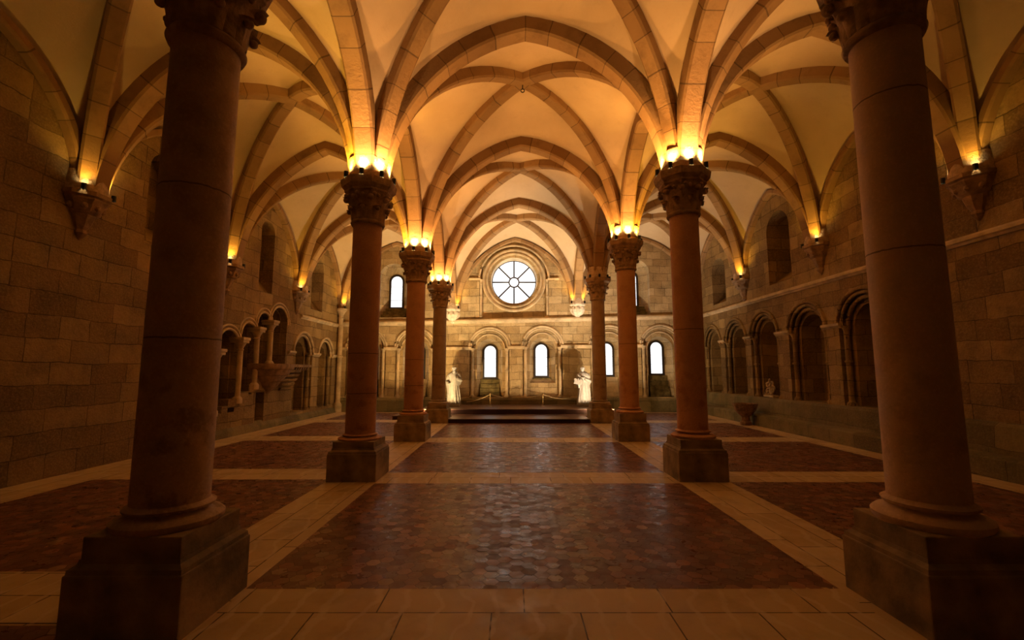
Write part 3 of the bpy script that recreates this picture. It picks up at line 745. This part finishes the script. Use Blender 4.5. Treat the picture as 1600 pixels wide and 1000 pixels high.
for (i, j), nme in cl.items():
    n_ = node(i, j); x = {0: -7.7, 3: 7.85}.get(j, n_.x); s = 1 if j == 0 else -1
    for q, nm_ in ((-1, 'nearer'), (1, 'farther')):
        if i == 5:
            if j == 0:
                if q == 1: continue
                px, py, d = x+.34, 19.22, (.1, -.2, 1)
            else: px, py, d = x+.28*q, 19.2, (.2*q, -.2, 1); nm_ = 'left' if q < 0 else 'right'
        else: px, py, d = x+s*.27, GY[i]+.29*q, (.25*s, .15*q, 1)
        uplight(px, py, n_.z, d, CB[(i, j)]*CORB, YEL, 'small golden uplight on the '+nme+', '+nm_+' one', 'uplights on the wall corbels')

# ------------------------------------------------------------------ platform
def platform(name, x0, x1, y0, y1, z0, z1, label):
    root = empty(name, ((x0+x1)/2, (y0+y1)/2, z0), label=label, cat='platform')
    cx, cy = (x0+x1)/2, (y0+y1)/2
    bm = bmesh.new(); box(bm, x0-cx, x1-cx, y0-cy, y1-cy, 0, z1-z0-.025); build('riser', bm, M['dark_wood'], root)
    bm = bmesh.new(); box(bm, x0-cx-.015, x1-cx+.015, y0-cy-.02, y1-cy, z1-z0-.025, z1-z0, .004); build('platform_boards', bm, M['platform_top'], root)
platform('wooden_step', -2.33, 2.31, 15.25, 16.28, .002, .14, 'dark red wooden step between the two farthest columns')
platform('wooden_step', -4.45, 4.25, 16.3, 19.3, .002, .14, 'wide low dark red platform carrying the upper platform')
platform('wooden_platform', -3.6, 3.5, 16.95, 19.2, .141, .32, 'upper dark red wooden platform under the two white statues')

# ------------------------------------------------------------------ statues
def statue(x, y, z, rz, label, variant):
    root = empty('statue', (x, y, z), rz, label=label, cat='statue')
    bm = bmesh.new(); box(bm, -.27, .27, -.2, .22, 0, .11, .02); build('pedestal', bm, M['marble'], root)
    bm = bmesh.new(); z0 = .11; H = 1.44; n = 72; rings = []
    prof = [(0, .235, .19, 1), (.03, .25, .2, 1), (.25, .235, .175, 1), (.5, .215, .16, .9), (.72, .2, .15, .7), (.86, .195, .145, .5), (1.0, .205, .145, .4), (1.10, .215, .14, .3), (1.17, .2, .125, .2), (1.215, .13, .1, .1), (1.24, .065, .07, 0), (1.27, .055, .06, 0)]
    pts = []
    for k in range(len(prof)-1):
        for q in range(5):
            a, b_ = prof[k], prof[k+1]; f = q/5; pts.append(tuple(a[m]+(b_[m]-a[m])*f for m in range(4)))
    pts.append(prof[-1])
    for zz, ax, ay, fo in pts:
        ring = []
        for k in range(n):
            t_ = 2*PI*k/n
            fold = fo*(.018*math.cos(11*t_+1.2*zz)+.014*math.cos(17*t_+2-2*zz)+.010*math.cos(5*t_))
            sway = .02*math.sin(2.2*zz)*(1 if variant else -1)
            m = 1+fold/.2
            ring.append(Vector((ax*m*math.cos(t_)+sway, ay*m*math.sin(t_), z0+zz)))
        rings.append(ring)
    ring_loft(bm, rings, True, True, True); build('robe', bm, M['marble'], root, smooth=70)
    # scapular: long narrow front panel
    bm = bmesh.new(); rows = []
    for k in range(16):
        f = k/15; zz = z0+1.14-f*(.9 if not variant else 1.0); yy = -.155-.055*f-.015*math.sin(f*9)
        rows.append([Vector((s*.085*(1+.25*f)+.012*math.sin(f*6), yy+.03*abs(s)+.008*math.cos(s*9+f*5), zz)) for s in (-1, -.5, 0, .5, 1)])
    back = [[v+Vector((0, .03, 0)) for v in r_] for r_ in rows]
    ring_loft(bm, [a+b_[::-1] for a, b_ in zip(rows, back)], True, True, True); build('scapular', bm, M['marble'], root, smooth=50)
    # cowl around the neck
    bm = bmesh.new(); rings = []
    for a_ in range(28):
        t_ = 2*PI*a_/28; rr = .105+.03*math.cos(t_)**2; cc = Vector((rr*math.cos(t_), .01+.095*math.sin(t_), z0+1.19+.045*math.sin(t_)))
        e = Vector((math.cos(t_), math.sin(t_), 0)); rings.append([cc+e*.03*math.cos(s)+Vector((0, 0, .05*math.sin(s)))-e*.02*math.sin(s) for s in [2*PI*q/8 for q in range(8)]])
    ring_loft(bm, rings+[rings[0]], True); build('cowl', bm, M['marble'], root, smooth=60)
    # head with face
    hz = z0+1.35; hx = -.02 if variant else .01
    bm = bmesh.new(); rr = bmesh.ops.create_uvsphere(bm, u_segments=28, v_segments=20, radius=1)
    for v in rr['verts']:
        c_ = v.co.copy(); px, py, pz = c_.x*.075, c_.y*.092, c_.z*.112
        if c_.z < 0: px *= 1+.22*c_.z; py = py*(1+.12*c_.z)
        if c_.y < 0:
            py -= .02*math.exp(-((c_.x/.2)**2+((c_.z+.12)/.22)**2))            # nose
            for s in (-1, 1): py += .014*math.exp(-(((c_.x-s*.38)/.2)**2+((c_.z-.08)/.13)**2))  # eye sockets
            py -= .006*math.exp(-((c_.x/.6)**2+((c_.z-.28)/.1)**2))             # brow
            py -= .006*math.exp(-((c_.x/.28)**2+((c_.z+.5)/.07)**2))            # lips
            py -= .008*math.exp(-((c_.x/.3)**2+((c_.z+.85)/.2)**2))             # chin
        v.co = Vector((px+hx, py-.015, pz+hz))
    for s in (-1, 1):
        ball(bm, (hx+s*.076, 0, hz-.005), .02, (.5, .8, 1.3), 2)
        ball(bm, (hx+s*.028, -.083, hz+.012), .011, (1.2, .7, .8), 2)
    build('head', bm, M['marble'], root, smooth=70)
    bm = bmesh.new()
    if variant == 0:
        for k in range(26):
            a = -PI/2+(random.random()-.5)*2.2; q = random.random()
            c0 = Vector((hx+.062*math.cos(a), -.01+.08*math.sin(a), hz-.05-.03*q)); tube(bm, [c0, c0+Vector((.01*math.sin(k), -.02, -.05)), c0+Vector((-c0.x*.4, -.015, -.12-.05*(1-abs(math.cos(a)))))], [.016, .015, .004], 6)
        build('beard', bm, M['marble'], root, smooth=60); bm = bmesh.new()
    for k in range(30):
        a = 2*PI*k/30; sk = math.sin(a)
        if sk < -.75: continue
        ball(bm, (hx+.074*math.cos(a), -.005+.088*math.sin(a), hz+.045+.012*math.sin(k*2)), .02, (1, 1, 1.2), 1)
        if sk > 0: ball(bm, (hx+.07*math.cos(a), -.0+.085*math.sin(a), hz+.0), .02, (1, 1, 1.3), 1)
    build('hair', bm, M['marble'], root, smooth=60)
    # arms with wide hanging sleeves
    def arm(sx, elbow, wrist, hang):
        sh = Vector((sx*.17, .0, z0+1.12)); bm = bmesh.new()
        tube(bm, [sh+Vector((-sx*.03, 0, .02)), sh, (sh+elbow)/2, elbow, (elbow+wrist)/2, wrist], [.05, .085, .082, .078, .07, .06], 14)
        # drooping sleeve under the forearm
        rows = []
        for k in range(9):
            f = k/8; p0 = elbow.lerp(wrist, f); L = hang*(.55+.45*f)
            rows.append([p0+Vector((.055*math.cos(a)*(1-.4*max(0, -math.sin(a))), .05*math.cos(a+.8), (L if math.sin(a) < 0 else .05)*math.sin(a)+.012*math.cos(7*a+4*f))) for a in [2*PI*q/20 for q in range(20)]])
        ring_loft(bm, rows, True, True, True); build('sleeve', bm, M['marble'], root, smooth=60)
        # hand: palm and five fingers
        bm = bmesh.new(); d = (wrist-elbow).normalized(); side = d.cross(Vector((0, 0, 1))).normalized(); upv = side.cross(d)
        pc = wrist+d*.045; tube(bm, [wrist-d*.02, wrist+d*.01, pc, wrist+d*.08], [.022, .025, .034, .028], 10)
        for q in range(4):
            b0 = wrist+d*.075+upv*(.024-.016*q); L = (.058, .066, .062, .048)[q]
            tube(bm, [b0, b0+d*L*.5, b0+d*L*.85+side*.014*sx, b0+d*L+side*.028*sx], [.0095, .009, .008, .005], 7)
        b0 = wrist+d*.03+upv*.026; tube(bm, [b0, b0+d*.025+upv*.02, b0+d*.05+upv*.024], [.012, .010, .006], 7)
        build('hand', bm, M['marble'], root, smooth=60)
    if variant == 0:
        arm(-1, Vector((-.27, -.02, z0+.86)), Vector((-.22, -.16, z0+.80)), .42)
        arm(1, Vector((.26, -.02, z0+.9)), Vector((.12, -.17, z0+.98)), .30)
    else:
        arm(-1, Vector((-.26, -.03, z0+.88)), Vector((-.16, -.2, z0+.93)), .34)
        arm(1, Vector((.25, .0, z0+.88)), Vector((.05, -.19, z0+.97)), .28)
        bm = bmesh.new(); box(bm, -.15, .15, -.03, .03, -.11, .11, .008); box(bm, -.145, .145, -.024, .024, -.102, .106)
        bmesh.ops.rotate(bm, verts=bm.verts, cent=(0, 0, 0), matrix=Matrix.Rotation(.15, 3, 'Y')); bmesh.ops.translate(bm, verts=bm.verts, vec=(-.2, -.19, z0+.86))
        build('book', bm, M['marble'], root)
    return root
statue(-2.56, 18.3, .321, .08, 'white statue of a bearded robed monk, left on the platform', 0)
statue(2.60, 18.3, .321, -.18, 'white statue of a robed beardless monk holding a book, right on the platform', 1)

# ------------------------------------------------------------------ barrier posts and cords
def post(x, y, label):
    r = empty('barrier_post', (x, y, .321), label=label, cat='barrier post')
    bm = bmesh.new(); lathe(bm, [(.10, 0), (.10, .012), (.03, .022), (.013, .03), (.013, .46), (.02, .465), (.02, .49), (.008, .5)], (0, 0, 0), 18); build('post', bm, M['brass'], r, smooth=40); return r
pa = post(-1.1, 18.2, 'thin brass barrier post standing before the window left of centre'); pb = post(.98, 18.2, 'thin brass barrier post standing before the window right of centre')
def cord(par, b_, sag):
    a = Vector((0, 0, .47)); b_ = Vector(b_)-par.location; bm = bmesh.new()
    tube(bm, [a.lerp(b_, k/16)-Vector((0, 0, sag*4*(k/16)*(1-k/16))) for k in range(17)], .012, 8)
    build('cord', bm, M['rope'], par, smooth=60)
cord(pa, (-2.1, 18.9, .45), .06); cord(pa, (-.55, 19.3, .62), .02); cord(pb, (.3, 19.3, .60), .02); cord(pb, (2.3, 18.95, .62), .1)

# ------------------------------------------------------------------ stone fragments at the right wall
r = empty('stone_basin', (7.2, 14.75, 0), .2, label='broken reddish stone basin on a squat foot by the right wall bench', cat='basin')
bm = bmesh.new(); lathe(bm, [(.17, 0), (.17, .1), (.14, .13), (.13, .26), (.16, .3)], (0, 0, 0), 8); build('foot', bm, M['red_frag'], r)
bm = bmesh.new(); lathe(bm, [(.14, .28), (.2, .34), (.3, .48), (.35, .6), (.36, .68), (.30, .68), (.26, .5), (.02, .42)], (0, 0, 0), 32, True, 0, 8, .05); build('bowl', bm, M['red_frag'], r, smooth=40)
bm = bmesh.new(); random.seed(3)
box(bm, -.1, .1, -.27, .27, 0, .07, .015)
def scroll(cy, cz, R_, a0, turns, sgn):
    pts = []
    for k in range(22):
        f = k/21; a = a0+sgn*turns*2*PI*f; rr = R_*(1-.78*f); pts.append((-.02+.03*math.sin(6*f), cy+rr*math.cos(a), cz+rr*math.sin(a)))
    tube(bm, pts, [.032-.014*k/21 for k in range(22)], 7)
    ball(bm, pts[-1], .03, (1, 1, 1), 1)
for a_ in ((-.14, .2, .12, -1.2, 1.2, 1), (.13, .19, .12, -2, 1.2, -1), (-.05, .4, .11, 3.4, 1.1, -1), (.10, .38, .09, .2, 1.1, 1), (0, .52, .07, -1.5, 1, 1), (-.2, .33, .07, 0, 1, -1), (.2, .1, .07, 2, 1, 1)): scroll(*a_)
tube(bm, [(0, -.02, .05), (0, .03, .2), (0, -.02, .35), (0, .01, .55)], [.05, .04, .035, .02], 8)
o = build('carved_fragment', bm, M['trim'], smooth=60); o.location = (7.98, 14.62, .88); tag(o, 'carved scrolling stone fragment standing inside a niche of the right wall', 'carving')
# iron ring hanging from the vault crossing
r = empty('hanging_hook', (0.0, 9.65, 8.16), label='small iron hook and ring hanging from the vault crossing', cat='hook')
bm = bmesh.new(); tube(bm, [(0, 0, 0), (0, 0, -.12)], .012, 6); build('rod', bm, M['iron'], r)
bm = bmesh.new(); tube(bm, [(.04*math.sin(2*PI*k/16), 0, -.155+.04*math.cos(2*PI*k/16)) for k in range(17)], .011, 6, False); build('ring', bm, M['iron'], r)

# ------------------------------------------------------------------ floodlights behind the farthest columns: a statue pair, the rest added as fill
def flood(x, y, z, tgt, watt, col, size, label):
    d = Vector(tgt)-Vector((x, y, z)); r = empty('floodlight', (x, y, z), math.atan2(d.y, d.x)-PI/2, label=label, cat='lamp')
    bm = bmesh.new(); box(bm, -.08, .08, -.12, -.02, .02, .14, .01); box(bm, -.1, .1, -.13, .0, -.0, .02); build('housing', bm, M['black'], r)
    q = Vector((0, 0, .1)); dl = Matrix.Rotation(-(math.atan2(d.y, d.x)-PI/2), 3, 'Z') @ d
    bm = bmesh.new(); box(bm, -.07, .07, -.019, -.012, .03, .13); build('lens', bm, M['lens'], r)
    lamp_light(r, (0, .0, .1), dl, watt, col, size, .025)
flood(-3.08, 16.45, .142, (-1.0, 19.5, 2.8), 112, (1, .64, .27), 92, 'small floodlight hidden behind the farthest left column, turned to the bearded statue')
flood(3.08, 16.45, .142, (1.0, 19.5, 2.8), 112, (1, .70, .42), 92, 'small floodlight hidden behind the farthest right column, turned to the book statue')
flood(-3.25, 16.7, .142, (-5.5, 19.5, 3.2), 80, (1, .60, .22), 104, 'added fill floodlight hidden behind the farthest left column, turned to the left aisle')  # this pair is added to brighten the end wall in the aisles
flood(3.25, 16.7, .142, (5.5, 19.5, 3.2), 65, (1, .70, .40), 104, 'added fill floodlight hidden behind the farthest right column, turned to the right aisle')
flood(-2.82, 16.45, .142, (-1.2, 18.2, 7.2), 270, (1, .78, .45), 84, 'added fill floodlight hidden behind the farthest left column, turned up to the vault')  # added pair, aimed up to brighten the last nave vault
flood(2.82, 16.45, .142, (1.2, 18.2, 7.2), 270, (1, .79, .56), 84, 'added fill floodlight hidden behind the farthest right column, turned up to the vault')
flood(-4.0, 16.75, .142, (-5.0, 17.8, 7.2), 160, (1, .72, .38), 96, 'added fill floodlight left of the farthest left column, turned up to the left aisle vault')  # added pair, lifts the brightness of the rear aisle vaults
flood(3.95, 16.75, .142, (5.0, 17.8, 7.2), 160, (1, .78, .60), 96, 'added fill floodlight right of the farthest right column, turned up to the right aisle vault')
